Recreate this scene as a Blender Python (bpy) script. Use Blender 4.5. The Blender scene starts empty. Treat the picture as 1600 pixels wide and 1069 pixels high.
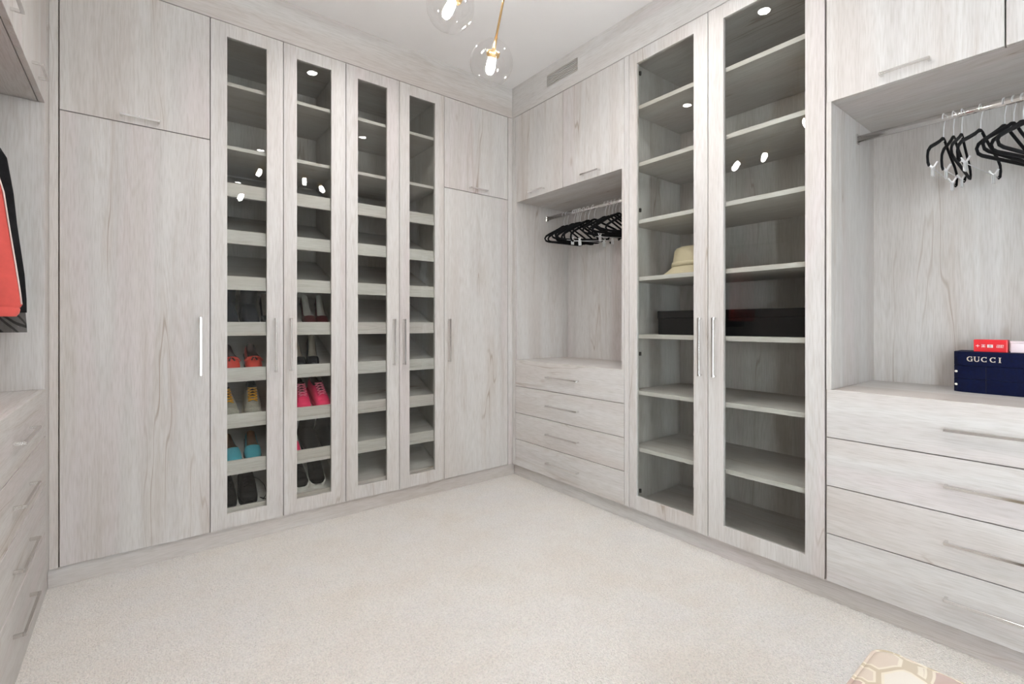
import bpy, bmesh, math, random
from mathutils import Vector, Matrix

random.seed(7)
sc = bpy.context.scene
COL = sc.collection
PI = math.pi

# ------------------------------------------------------------------ camera
cam_d = bpy.data.cameras.new('camera')
cam = bpy.data.objects.new('camera', cam_d)
COL.objects.link(cam)
cam.location = (0, 0, 1.2)
cam.rotation_euler = (PI / 2, 0, math.radians(51.9 - 90))
cam_d.sensor_width = 36
cam_d.lens = 746 / 1600 * 36
cam_d.shift_y = -(534.5 - 506) / 1600
cam_d.clip_start = 0.02
sc.camera = cam

# ------------------------------------------------------------------ world, daylight, exposure
SKY = 25.0
LAMP = 60.0          # radiance of a downlight lens
LAMP_W = 7.2          # watts of each downlight
BULB = 165.0
wd = bpy.data.worlds.new('daylight')
sc.world = wd
wd.use_nodes = True
bg = wd.node_tree.nodes['Background']
bg.inputs[0].default_value = (0.83, 0.92, 1.0, 1)
bg.inputs[1].default_value = SKY
sc.view_settings.view_transform = 'Standard'
sc.view_settings.look = 'None'
sc.view_settings.gamma = 1
sc.view_settings.use_curve_mapping = False
sc.view_settings.exposure = 0.12
try:
    sc.cycles.transparent_max_bounces = 24
    sc.cycles.max_bounces = 8
    sc.cycles.diffuse_bounces = 4
    sc.cycles.glossy_bounces = 4
    sc.cycles.sample_clamp_indirect = 8
    sc.cycles.adaptive_threshold = 0.08
except Exception:
    pass
# window opening in the wall behind the camera (x0, x1, z0, z1)
WIN = (0.26, 0.60, 0.08, 2.55)
# second window, in the left wall behind the camera (y0, y1, z0, z1)
WIN2 = (-1.60, -1.08, 0.25, 2.20)
YB, XR, XL = 2.98, 2.34, -0.315          # front planes of the three runs of joinery
WY1, WX1, WX0, WY0 = 3.60, 2.96, -0.94, -2.2
CEIL = 3.065
for (nm, wn_, wloc_, wrot) in (('window_portal', WIN, ((WIN[0] + WIN[1]) / 2, WY0 - 0.03, (WIN[2] + WIN[3]) / 2), (PI / 2, 0, PI)),
                               ('side_window_portal', WIN2, (WX0 - 0.03, (WIN2[0] + WIN2[1]) / 2, (WIN2[2] + WIN2[3]) / 2), (PI / 2, 0, PI / 2))):
    pl = bpy.data.lights.new(nm, 'AREA')
    pl.shape = 'RECTANGLE'
    pl.size = wn_[1] - wn_[0]
    pl.size_y = wn_[3] - wn_[2]
    pl.cycles.is_portal = True
    po = bpy.data.objects.new(nm, pl)
    po.location = wloc_
    po.rotation_euler = wrot
    COL.objects.link(po)

# ------------------------------------------------------------------ materials
def srgb(r, g, b):
    def f(c):
        c /= 255.0
        return c / 12.92 if c <= 0.04045 else ((c + 0.055) / 1.055) ** 2.4
    return (f(r), f(g), f(b), 1)


class NT:
    def __init__(self, name):
        self.m = bpy.data.materials.new(name)
        self.m.use_nodes = True
        self.t = self.m.node_tree
        self.t.nodes.clear()
        self.out = self.t.nodes.new('ShaderNodeOutputMaterial')

    def n(self, typ, ins=None, **kw):
        nd = self.t.nodes.new('ShaderNode' + typ)
        for k, v in kw.items():
            setattr(nd, k, v)
        for k, v in (ins or {}).items():
            s = nd.inputs[k]
            if hasattr(v, 'is_linked') or hasattr(v, 'links'):
                self.t.links.new(v, s)
            else:
                s.default_value = v
        return nd

    def math(self, op, a, b=None, c=None, clamp=False):
        ins = {0: a}
        if b is not None:
            ins[1] = b
        if c is not None:
            ins[2] = c
        return self.n('Math', ins, operation=op, use_clamp=clamp).outputs[0]

    def mix(self, fac, a, b, blend='MIX'):
        nd = self.n('Mix', {0: fac, 6: a, 7: b}, data_type='RGBA', blend_type=blend)
        return nd.outputs[2]

    def ramp(self, fac, stops):
        nd = self.n('ValToRGB', {0: fac})
        e = nd.color_ramp.elements
        while len(e) > 1:
            e.remove(e[0])
        e[0].position, e[0].color = stops[0]
        for p, c in stops[1:]:
            x = e.new(p)
            x.color = c
        return nd.outputs[0]

    def bsdf(self, **kw):
        ins = {}
        names = {'color': 'Base Color', 'rough': 'Roughness', 'metal': 'Metallic', 'normal': 'Normal',
                 'spec': 'Specular IOR Level', 'sheen': 'Sheen Weight', 'alpha': 'Alpha', 'coat': 'Coat Weight',
                 'ecol': 'Emission Color', 'estr': 'Emission Strength', 'srough': 'Sheen Roughness'}
        for k, v in kw.items():
            ins[names[k]] = v
        p = self.n('BsdfPrincipled', ins)
        self.t.links.new(p.outputs[0], self.out.inputs[0])
        return p

    def coords(self, scale, seed=True, space='Object'):
        tc = self.n('TexCoord').outputs[space]
        if seed:
            oi = self.n('ObjectInfo').outputs['Random']
            off = self.n('CombineXYZ', {0: self.math('MULTIPLY', oi, 61.0), 1: self.math('MULTIPLY', oi, 37.0),
                                        2: self.math('MULTIPLY', oi, 23.0)}).outputs[0]
            tc = self.n('VectorMath', {0: tc, 1: off}, operation='ADD').outputs[0]
        return self.n('VectorMath', {0: tc, 1: scale}, operation='MULTIPLY').outputs[0]

    def noise(self, vec, scale=1.0, detail=2.0, rough=0.5, dist=0.0):
        return self.n('TexNoise', {'Vector': vec, 'Scale': scale, 'Detail': detail, 'Roughness': rough,
                                   'Distortion': dist}).outputs[0]

    def maprange(self, v, a, b, c=0.0, d=1.0, smooth=False):
        return self.n('MapRange', {0: v, 1: a, 2: b, 3: c, 4: d},
                      interpolation_type='SMOOTHSTEP' if smooth else 'LINEAR').outputs[0]

    def bump(self, h, strength=0.2, dist=0.002):
        return self.n('Bump', {'Height': h, 'Strength': strength, 'Distance': dist}).outputs[0]


def wood(name, axis):
    """pale limewashed oak laminate, grain running along the given axis"""
    N = NT(name)

    def sv(across, along):
        v = [across, across, across]
        v[axis] = along
        return tuple(v)
    tone = N.noise(N.coords(sv(4.2, 0.34)), 1, 2, 0.55)
    col = N.ramp(tone, [(0.28, srgb(196, 189, 184)), (0.42, srgb(203, 198, 194)), (0.50, srgb(207, 204, 201)),
                        (0.58, srgb(200, 196, 193)), (0.64, srgb(204, 197, 195)), (0.76, srgb(197, 191, 186))])
    strip = N.noise(N.coords(sv(30, 0.6)), 1, 2, 0.6)
    col = N.mix(1.0, col, N.ramp(strip, [(0.28, (0.955, 0.95, 0.945, 1)), (0.55, (1, 1, 1, 1)), (0.8, (1.03, 1.03, 1.03, 1))]), 'MULTIPLY')
    fine = N.noise(N.coords(sv(240, 14)), 1, 1, 0.6)
    col = N.mix(1.0, col, N.ramp(fine, [(0.3, (0.90, 0.89, 0.875, 1)), (0.52, (1, 1, 1, 1)), (0.75, (1.05, 1.05, 1.05, 1))]), 'MULTIPLY')
    # cathedral figure and thin wandering cracks follow the contours of one stretched field
    fld = N.noise(N.coords(sv(2.3, 0.20)), 1, 4, 0.52)
    rings = N.math('SINE', N.math('MULTIPLY', fld, 260.0))
    brk = N.maprange(N.noise(N.coords(sv(5, 1.1)), 1, 1), 0.42, 0.58)
    col = N.mix(N.math('MULTIPLY', N.maprange(rings, 0.2, 1.0, 0, 0.13), brk), col, srgb(158, 141, 124))
    dev = N.math('ABSOLUTE', N.math('SUBTRACT', fld, 0.5))
    crack = N.math('MULTIPLY', N.maprange(dev, 0.0006, 0.0032, 1, 0), brk)
    halo = N.math('MULTIPLY', N.maprange(dev, 0.0, 0.035, 0.16, 0, True), brk)
    col = N.mix(halo, col, srgb(176, 160, 145))
    col = N.mix(N.math('MULTIPLY', crack, 0.58), col, srgb(146, 127, 110))
    vo = N.n('TexVoronoi', {'Vector': N.coords(sv(3.6, 1.5)), 'Scale': 1.0, 'Randomness': 1.0}).outputs['Distance']
    knot = N.maprange(vo, 0.015, 0.07, 0.42, 0, True)
    col = N.mix(knot, col, srgb(160, 143, 128))
    N.bsdf(color=col, rough=0.46, spec=0.35)
    return N.m


def plain(name, col, rough=0.5, metal=0.0, var=0.0, scale=40.0, bump=0.0, **kw):
    N = NT(name)
    c = N.coords((scale, scale, scale))
    nz = N.noise(c, 1, 3, 0.6)
    dark = tuple(x * (1 - var) for x in col[:3]) + (1,)
    lite = tuple(min(1, x * (1 + var)) for x in col[:3]) + (1,)
    cc = N.ramp(nz, [(0.3, dark), (0.7, lite)])
    a = dict(color=cc, rough=rough, metal=metal)
    if bump:
        a['normal'] = N.bump(nz, bump, 0.003)
    a.update(kw)
    N.bsdf(**a)
    return N.m


def thin_glass(name, tint, f0=0.018, rough=0.0):
    N = NT(name)
    f = N.n('LayerWeight', {'Blend': 0.5}).outputs['Facing']
    fac = N.math('MULTIPLY_ADD', N.math('POWER', f, 5.0), 1.0 - f0, f0)
    tr = N.n('BsdfTransparent', {0: tint})
    gl = N.n('BsdfGlossy', {'Color': (1, 1, 1, 1), 'Roughness': rough})
    mx = N.n('MixShader', {0: fac, 1: tr.outputs[0], 2: gl.outputs[0]})
    N.t.links.new(mx.outputs[0], N.out.inputs[0])
    return N.m


def emit(name, col, strength):
    N = NT(name)
    e = N.n('Emission', {0: col, 1: strength})
    N.t.links.new(e.outputs[0], N.out.inputs[0])
    return N.m


def carpet_mat():
    N = NT('carpet_cream_loop')
    a = N.noise(N.coords((130, 130, 130), False), 1, 3, 0.75)
    v = N.n('TexVoronoi', {'Vector': N.coords((150, 150, 150), False), 'Scale': 1.0}).outputs['Distance']
    b = N.noise(N.coords((1.6, 1.6, 1.6), False), 1, 3, 0.6)
    c = N.noise(N.coords((7, 7, 7), False), 1, 3, 0.6)
    col = N.ramp(b, [(0.3, srgb(226, 219, 210)), (0.5, srgb(229, 225, 219)), (0.7, srgb(227, 224, 221))])
    col = N.mix(N.maprange(c, 0.4, 0.75, 0, 0.35), col, srgb(222, 213, 202))
    col = N.mix(1.0, col, N.ramp(a, [(0.32, (0.86, 0.86, 0.86, 1)), (0.5, (1.02, 1.02, 1.02, 1)), (0.66, (1.10, 1.10, 1.10, 1))]), 'MULTIPLY')
    h = N.math('SUBTRACT', a, v)
    N.bsdf(color=col, rough=0.95, normal=N.bump(h, 0.8, 0.008), spec=0.1, sheen=0.15)
    return N.m


def ottoman_mat():
    N = NT('fabric_oval_lattice')
    p = N.coords((1, 1, 1), False)
    w = N.n('TexNoise', {'Vector': p, 'Scale': 9.0, 'Detail': 1.0}).outputs[1]
    p2 = N.n('VectorMath', {0: p, 1: N.n('VectorMath', {0: w, 1: (0.035, 0.035, 0)}, operation='MULTIPLY').outputs[0]}, operation='ADD').outputs[0]
    p3 = N.n('VectorMath', {0: p2, 1: (12.5, 15.5, 0.0)}, operation='MULTIPLY').outputs[0]
    e = N.n('TexVoronoi', {'Vector': p3, 'Scale': 1.0, 'Randomness': 0.55}, feature='DISTANCE_TO_EDGE').outputs['Distance']
    cid = N.n('TexVoronoi', {'Vector': p3, 'Scale': 1.0, 'Randomness': 0.55}).outputs['Color']
    r = N.n('SeparateColor', {0: cid}).outputs[0]
    cell = N.n('ValToRGB', {0: r})
    cell.color_ramp.interpolation = 'CONSTANT'
    els = cell.color_ramp.elements
    els[0].position, els[0].color = 0.0, srgb(184, 163, 148)
    els[1].position, els[1].color = 0.3, srgb(200, 186, 171)
    for pos, c in ((0.5, srgb(152, 126, 115)), (0.62, srgb(178, 155, 145)), (0.82, srgb(212, 206, 195))):
        x = els.new(pos)
        x.color = c
    cream = N.maprange(e, 0.11, 0.13, 1, 0)
    tan = N.maprange(e, 0.05, 0.065, 1, 0)
    col = N.mix(cream, cell.outputs[0], srgb(214, 205, 187))
    col = N.mix(tan, col, srgb(186, 172, 149))
    f = N.noise(N.coords((700, 700, 700), False), 1, 2)
    N.bsdf(color=col, rough=0.85, normal=N.bump(f, 0.2, 0.001), sheen=0.2)
    return N.m


M = dict(
    wz=wood('oak_vertical_grain', 2), wx=wood('oak_grain_along_back', 0), wy=wood('oak_grain_along_side', 1),
    glass=thin_glass('cabinet_glass', (0.92, 0.93, 0.915, 1)),
    globe=thin_glass('globe_glass', (0.985, 0.985, 0.985, 1), 0.05),
    wglass=thin_glass('window_glass', (0.98, 0.985, 0.985, 1)),
    chrome=plain('polished_chrome', (0.80, 0.79, 0.78, 1), 0.12, 1.0, 0.02),
    nickel=plain('brushed_nickel', (0.66, 0.64, 0.62, 1), 0.25, 1.0, 0.05),
    wire=plain('bright_wire', (0.86, 0.87, 0.88, 1), 0.35, 0.5, 0.02),
    brass=plain('satin_brass', (0.72, 0.50, 0.25, 1), 0.28, 1.0, 0.05),
    paint=plain('ceiling_paint', srgb(239, 237, 236), 0.8, 0, 0.01, 3.0),
    wallp=plain('wall_paint', srgb(226, 224, 219), 0.8, 0, 0.01, 3.0),
    white=plain('white_enamel', srgb(235, 235, 233), 0.4, 0, 0.01),
    carpet=carpet_mat(), otto=ottoman_mat(),
    velvet=plain('black_velvet', (0.006, 0.006, 0.007, 1), 0.9, 0, 0.3, 300, 0.2, sheen=0.05, spec=0.12),
    blackbox=plain('black_board', (0.004, 0.004, 0.0045, 1), 0.55, 0, 0.2, 60, spec=0.12),
    dark=plain('dark_void', (0.02, 0.018, 0.016, 1), 0.9),
    straw=plain('woven_straw', srgb(204, 190, 162), 0.8, 0, 0.12, 260, 0.4),
    strawband=plain('straw_band', srgb(222, 204, 166), 0.8, 0, 0.08, 200, 0.3),
    coral=plain('coral_cotton', srgb(214, 86, 78), 0.85, 0, 0.10, 14, 0.3, sheen=0.2),
    coraltrim=plain('pale_trim', srgb(236, 214, 208), 0.85, 0, 0.05, 60),
    blackcloth=plain('black_cloth', (0.012, 0.012, 0.013, 1), 0.8, 0, 0.3, 30, 0.2, spec=0.12),
    navyvelvet=plain('navy_velvet', srgb(4, 13, 46), 0.8, 0, 0.3, 90, 0.2, sheen=0.03, spec=0.15),
    gold=plain('pale_gold', (0.80, 0.74, 0.62, 1), 0.35, 0.6, 0.03),
    pearl=plain('pearl_knob', srgb(236, 230, 220), 0.2, 0, 0.02),
    red=plain('red_card', srgb(214, 30, 40), 0.4, 0, 0.04),
    redpale=plain('red_card_edge', srgb(232, 96, 98), 0.5, 0, 0.03),
    print_white=plain('white_print', srgb(240, 232, 228), 0.5),
    pinkwhite=plain('blush_card', srgb(240, 226, 230), 0.5, 0, 0.02),
    legwood=plain('dark_wood_leg', srgb(70, 48, 34), 0.4, 0, 0.15, 30),
    s_red=plain('red_suede', srgb(196, 52, 38), 0.7, 0, 0.12, 90, 0.2),
    s_maroon=plain('maroon_lining', srgb(66, 26, 22), 0.85, 0, 0.1),
    s_grey=plain('grey_mesh', srgb(150, 147, 138), 0.8, 0, 0.18, 160, 0.3),
    s_charcoal=plain('charcoal_trim', srgb(62, 66, 64), 0.8, 0, 0.15, 100),
    s_cream=plain('cream_rubber', srgb(222, 214, 196), 0.6, 0, 0.04),
    s_white=plain('white_rubber', srgb(238, 236, 230), 0.5, 0, 0.03),
    s_yellow=plain('amber_lace', srgb(222, 158, 46), 0.8, 0, 0.1, 200),
    s_teal=plain('turquoise_canvas', srgb(68, 160, 178), 0.85, 0, 0.10, 140, 0.3),
    s_tan=plain('tan_insole', srgb(136, 104, 78), 0.8, 0, 0.1),
    s_black=plain('black_knit', (0.012, 0.012, 0.012, 1), 0.8, 0, 0.3, 150, 0.3, spec=0.12),
    s_blacklining=plain('black_lining', (0.015, 0.015, 0.015, 1), 0.9, spec=0.1),
    s_patent=plain('black_patent', (0.012, 0.014, 0.018, 1), 0.12, 0, 0.1),
    s_beige=plain('beige_insole', srgb(150, 140, 126), 0.6, 0, 0.06),
    s_sequin=plain('garnet_sequin', srgb(92, 30, 34), 0.25, 0.5, 0.7, 420, 0.8),
    s_silver=plain('silver_insole', srgb(176, 172, 166), 0.4, 0, 0.06),
    s_pink=plain('hot_pink_mesh', srgb(226, 38, 92), 0.7, 0, 0.12, 130, 0.3),
    s_pinklight=plain('light_pink_lace', srgb(246, 120, 150), 0.7, 0, 0.08),
    s_navy=plain('navy_leather', (0.012, 0.016, 0.024, 1), 0.5, 0, 0.3, 20, spec=0.12),
)
# black net hem of the black garment: open weave
N = NT('black_net')
wv = N.coords((1, 1, 1), False)
d1 = N.n('TexWave', {'Vector': wv, 'Scale': 9.0}, wave_type='BANDS', bands_direction='DIAGONAL').outputs[1]
bs = N.n('BsdfDiffuse', {0: (0.02, 0.02, 0.02, 1)})
tr = N.n('BsdfTransparent', {0: (1, 1, 1, 1)})
mx = N.n('MixShader', {0: N.maprange(d1, 0.9, 0.97, 0.45, 0.85), 1: tr.outputs[0], 2: bs.outputs[0]})
N.t.links.new(mx.outputs[0], N.out.inputs[0])
M['net'] = N.m
M['lens'] = emit('downlight_lens', (1.0, 0.975, 0.955, 1), LAMP)
M['lens'].cycles.emission_sampling = 'NONE'      # its beam is the area lamp beneath it
M['bulb'] = emit('bulb_glow', (1.0, 0.975, 0.955, 1), BULB)

# ------------------------------------------------------------------ object helpers
WORLD = {}


def wloc(o):
    return WORLD.get(o.name, Vector((0, 0, 0)))


def link(name, me, mat=None, parent=None, at=(0, 0, 0), smooth=False):
    """link a mesh at world position `at` (parents are never rotated here)"""
    o = bpy.data.objects.new(name, me)
    COL.objects.link(o)
    at = Vector(at)
    WORLD[o.name] = at
    if parent is not None:
        o.parent = parent
        o.location = at - wloc(parent)
    else:
        o.location = at
    if mat is not None and not me.materials:
        me.materials.append(mat)
    if smooth:
        for p in me.polygons:
            p.use_smooth = True
    return o


def local(name, me, mat, parent, smooth=True, loc=(0, 0, 0), rot=(0, 0, 0)):
    """child given in its parent's own frame"""
    o = bpy.data.objects.new(name, me)
    COL.objects.link(o)
    o.parent = parent
    o.location = loc
    o.rotation_euler = rot
    if not me.materials:
        me.materials.append(mat)
    if smooth:
        for p in me.polygons:
            p.use_smooth = True
    return o


def thing(name, at, label, cat, group=None, rot=(0, 0, 0)):
    o = bpy.data.objects.new(name, None)
    o.empty_display_size = 0.05
    COL.objects.link(o)
    o.location = at
    o.rotation_euler = rot
    WORLD[o.name] = Vector(at)
    tag(o, label, cat, group)
    return o


def tag(o, label, cat, group=None):
    o['label'] = label
    o['category'] = cat
    if group:
        o['group'] = group
    return o


def struct(o, label=None):
    o['kind'] = 'structure'
    if label:
        o['label'] = label
    return o


def mesh_from(verts, faces):
    me = bpy.data.meshes.new('m')
    me.from_pydata([tuple(v) for v in verts], [], faces)
    me.update()
    return me


def boxes_mesh(boxes, bevel=0.0, origin=(0, 0, 0)):
    bm = bmesh.new()
    ox, oy, oz = origin
    for (x0, x1, y0, y1, z0, z1) in boxes:
        if x0 > x1: x0, x1 = x1, x0
        if y0 > y1: y0, y1 = y1, y0
        if z0 > z1: z0, z1 = z1, z0
        vs = [bm.verts.new((x - ox, y - oy, z - oz)) for x in (x0, x1) for y in (y0, y1) for z in (z0, z1)]
        for f in ((0, 1, 3, 2), (4, 6, 7, 5), (0, 4, 5, 1), (2, 3, 7, 6), (0, 2, 6, 4), (1, 5, 7, 3)):
            bm.faces.new([vs[i] for i in f])
    if bevel > 0:
        bmesh.ops.bevel(bm, geom=list(bm.edges), offset=bevel, segments=1, affect='EDGES', profile=0.5)
    bmesh.ops.recalc_face_normals(bm, faces=bm.faces)
    me = bpy.data.meshes.new('m')
    bm.to_mesh(me)
    bm.free()
    return me


def box(name, b, mat, parent=None, bevel=0.0012):
    c = ((b[0] + b[1]) / 2, (b[2] + b[3]) / 2, (b[4] + b[5]) / 2)
    return link(name, boxes_mesh([b], bevel, c), mat, parent, c)


def multibox(name, bs, mat, parent=None, bevel=0.0):
    lo = [min(min(b[2 * i], b[2 * i + 1]) for b in bs) for i in range(3)]
    hi = [max(max(b[2 * i], b[2 * i + 1]) for b in bs) for i in range(3)]
    c = tuple((lo[i] + hi[i]) / 2 for i in range(3))
    return link(name, boxes_mesh(bs, bevel, c), mat, parent, c)


def tube_geo(pts, r, n=8, closed=False, flat=1.0):
    pts = [Vector(p) for p in pts]
    m = len(pts)
    rs = r if isinstance(r, (list, tuple)) else [r] * m
    vs, fs = [], []
    up = None
    for i, p in enumerate(pts):
        if closed:
            t = (pts[(i + 1) % m] - pts[i - 1]).normalized()
        else:
            t = (pts[min(i + 1, m - 1)] - pts[max(i - 1, 0)]).normalized()
        if up is None:
            up = Vector((0, 1, 0)) if abs(t.y) < 0.9 else Vector((1, 0, 0))
        up = (up - t * up.dot(t))
        up = up.normalized() if up.length > 1e-6 else t.orthogonal().normalized()
        sd = t.cross(up)
        for k in range(n):
            a = 2 * PI * k / n
            vs.append(p + (up * math.cos(a) * flat + sd * math.sin(a)) * rs[i])
    cnt = m if closed else m - 1
    for i in range(cnt):
        j = (i + 1) % m
        for k in range(n):
            k2 = (k + 1) % n
            fs.append((i * n + k, i * n + k2, j * n + k2, j * n + k))
    if not closed:
        fs.append(tuple(range(n))[::-1])
        fs.append(tuple((m - 1) * n + k for k in range(n)))
    return vs, fs


def tube(pts, r, n=8, closed=False, flat=1.0):
    return mesh_from(*tube_geo(pts, r, n, closed, flat))


def join_geo(geos):
    vs, fs = [], []
    for v, f in geos:
        o = len(vs)
        vs += list(v)
        fs += [tuple(i + o for i in x) for x in f]
    return mesh_from(vs, fs)


def lathe_geo(prof, n=32, sx=1.0, sy=1.0, cap=True):
    vs, fs = [], []
    for (r, z) in prof:
        for k in range(n):
            a = 2 * PI * k / n
            vs.append((r * math.cos(a) * sx, r * math.sin(a) * sy, z))
    for i in range(len(prof) - 1):
        for k in range(n):
            k2 = (k + 1) % n
            fs.append((i * n + k, i * n + k2, (i + 1) * n + k2, (i + 1) * n + k))
    if cap:
        if prof[0][0] > 1e-5:
            fs.append(tuple(range(n))[::-1])
        if prof[-1][0] > 1e-5:
            fs.append(tuple((len(prof) - 1) * n + k for k in range(n)))
    return vs, fs


def lathe(prof, n=32, sx=1.0, sy=1.0, cap=True):
    return mesh_from(*lathe_geo(prof, n, sx, sy, cap))


def box_geo(x0, x1, y0, y1, z0, z1):
    vs = [(x, y, z) for x in (x0, x1) for y in (y0, y1) for z in (z0, z1)]
    return vs, [(0, 1, 3, 2), (4, 6, 7, 5), (0, 4, 5, 1), (2, 3, 7, 6), (0, 2, 6, 4), (1, 5, 7, 3)]


# wall frames: (along, depth into the joinery, z) -> world box
def wb(wall, a0, a1, d0, d1, z0, z1):
    if wall == 'B':
        return (a0, a1, YB + d0, YB + d1, z0, z1)
    if wall == 'R':
        return (XR + d0, XR + d1, a0, a1, z0, z1)
    return (XL - d0, XL - d1, a0, a1, z0, z1)


def wp(wall, a, d, z):
    if wall == 'B':
        return (a, YB + d, z)
    if wall == 'R':
        return (XR + d, a, z)
    return (XL - d, a, z)


def H(wall):
    return M['wx'] if wall == 'B' else M['wy']


GAP = 0.002
DOOR_T = 0.02
DEP = 0.58
TOP, BOT = 2.827, 0.09


def bar_handle(wall, a, z, length, vertical, parent, thick=0.010, out=0.032, mat='chrome'):
    h = length / 2
    t = thick / 2
    if vertical:
        bs = [(a - t, a + t, -out, -out + 0.009, z - h, z + h), (a - t, a + t, -out + 0.009, 0, z + h - 0.010, z + h),
              (a - t, a + t, -out + 0.009, 0, z - h, z - h + 0.010)]
    else:
        bs = [(a - h, a + h, -out, -out + 0.009, z - t, z + t), (a - h, a - h + 0.010, -out + 0.009, 0, z - t, z + t),
              (a + h - 0.010, a + h, -out + 0.009, 0, z - t, z + t)]
    return multibox('handle', [wb(wall, *b) for b in bs], M[mat], parent, 0.0008)


def flat_door(wall, a0, a1, z0, z1, parent, handle):
    d = box('door', wb(wall, a0 + GAP, a1 - GAP, 0, DOOR_T, z0 + GAP, z1 - GAP), M['wz'], parent)
    bar_handle(wall, handle[0], handle[1], handle[2], handle[3], d)
    return d


def glass_door(wall, a0, a1, o0, o1, parent, ha, hinge_side):
    z0, z1, p0, p1 = BOT, TOP, 0.171, 2.753
    A0, A1 = a0 + GAP, a1 - GAP
    bs = [(A0, o0, 0, DOOR_T + 0.002, z0 + GAP, z1 - GAP), (o1, A1, 0, DOOR_T + 0.002, z0 + GAP, z1 - GAP),
          (o0, o1, 0, DOOR_T + 0.002, z0 + GAP, p0), (o0, o1, 0, DOOR_T + 0.002, p1, z1 - GAP)]
    d = multibox('door', [wb(wall, *b) for b in bs], M['wz'], parent)
    box('glass_pane', wb(wall, o0 - 0.0, o1 + 0.0, 0.010, 0.014, p0, p1), M['glass'], d, 0)
    bar_handle(wall, ha, 1.079, 0.306, True, d, 0.011)
    for z in (0.20, 1.02, 1.88, 2.70) if wall == 'R' and hinge_side > 0 else ():
        ax = o0 + 0.006 if hinge_side < 0 else o1 - 0.006
        box('hinge', wb(wall, ax - 0.005, ax + 0.005, 0.022, 0.034, z - 0.011, z + 0.011), M['dark'], d, 0)
    return d


def carcass(wall, a0, a1, z0, z1, parent, dep=DEP, d0=0.023, bottom=True):
    e = 0.0008
    a0 += e
    a1 -= e
    box('side_panel', wb(wall, a0, a0 + 0.018, d0, dep, z0, z1), M['wz'], parent, 0)
    box('side_panel', wb(wall, a1 - 0.018, a1, d0, dep, z0, z1), M['wz'], parent, 0)
    box('back_panel', wb(wall, a0 + 0.018, a1 - 0.018, dep - 0.014, dep, z0, z1), M['wz'], parent, 0)
    box('top_panel', wb(wall, a0 + 0.018, a1 - 0.018, d0, dep - 0.014, z1 - 0.02, z1), H(wall), parent, 0)
    if bottom:
        box('bottom_panel', wb(wall, a0 + 0.018, a1 - 0.018, d0, dep - 0.014, z0, z0 + 0.02), H(wall), parent, 0)


# ------------------------------------------------------------------ setting
fl = box('floor', (WX0, WX1, WY0, WY1, -0.05, 0), M['carpet'], None, 0)
struct(fl)
struct(box('ceiling', (WX0 - 0.1, WX1 + 0.1, WY0 - 0.1, WY1 + 0.1, CEIL, CEIL + 0.1), M['paint'], None, 0))
struct(box('wall_back', (WX0, WX1, WY1, WY1 + 0.1, -0.05, CEIL), M['wallp'], None, 0))
struct(box('wall_right', (WX1, WX1 + 0.1, WY0 - 0.1, WY1 + 0.1, -0.05, CEIL), M['wallp'], None, 0))
struct(multibox('wall_left', [
    (WX0 - 0.1, WX0, WY0 - 0.1, WIN2[0], -0.05, CEIL), (WX0 - 0.1, WX0, WIN2[1], WY1 + 0.1, -0.05, CEIL),
    (WX0 - 0.1, WX0, WIN2[0], WIN2[1], -0.05, WIN2[2]), (WX0 - 0.1, WX0, WIN2[0], WIN2[1], WIN2[3], CEIL)], M['wallp']))
w2 = multibox('window_2', [
    (WX0 - 0.08, WX0 - 0.02, WIN2[0], WIN2[0] + 0.03, WIN2[2], WIN2[3]), (WX0 - 0.08, WX0 - 0.02, WIN2[1] - 0.03, WIN2[1], WIN2[2], WIN2[3]),
    (WX0 - 0.08, WX0 - 0.02, WIN2[0] + 0.03, WIN2[1] - 0.03, WIN2[2], WIN2[2] + 0.05),
    (WX0 - 0.08, WX0 - 0.02, WIN2[0] + 0.03, WIN2[1] - 0.03, WIN2[3] - 0.05, WIN2[3])], M['white'])
struct(w2)
box('glass_pane', (WX0 - 0.053, WX0 - 0.047, WIN2[0] + 0.03, WIN2[1] - 0.03, WIN2[2] + 0.05, WIN2[3] - 0.05), M['wglass'], w2, 0)
struct(multibox('wall_front', [
    (WX0, WIN[0], WY0 - 0.1, WY0, -0.05, CEIL), (WIN[1], WX1, WY0 - 0.1, WY0, -0.05, CEIL),
    (WIN[0], WIN[1], WY0 - 0.1, WY0, -0.05, WIN[2]), (WIN[0], WIN[1], WY0 - 0.1, WY0, WIN[3], CEIL)], M['wallp']))
wn = multibox('window_1', [
    (WIN[0], WIN[0] + 0.04, WY0 - 0.08, WY0 - 0.02, WIN[2], WIN[3]), (WIN[1] - 0.04, WIN[1], WY0 - 0.08, WY0 - 0.02, WIN[2], WIN[3]),
    (WIN[0] + 0.04, WIN[1] - 0.04, WY0 - 0.08, WY0 - 0.02, WIN[2], WIN[2] + 0.06),
    (WIN[0] + 0.04, WIN[1] - 0.04, WY0 - 0.08, WY0 - 0.02, WIN[3] - 0.06, WIN[3])], M['white'])
struct(wn)
box('glass_pane', (WIN[0] + 0.04, WIN[1] - 0.04, WY0 - 0.054, WY0 - 0.048, WIN[2] + 0.06, WIN[3] - 0.06), M['wglass'], wn, 0)

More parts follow.
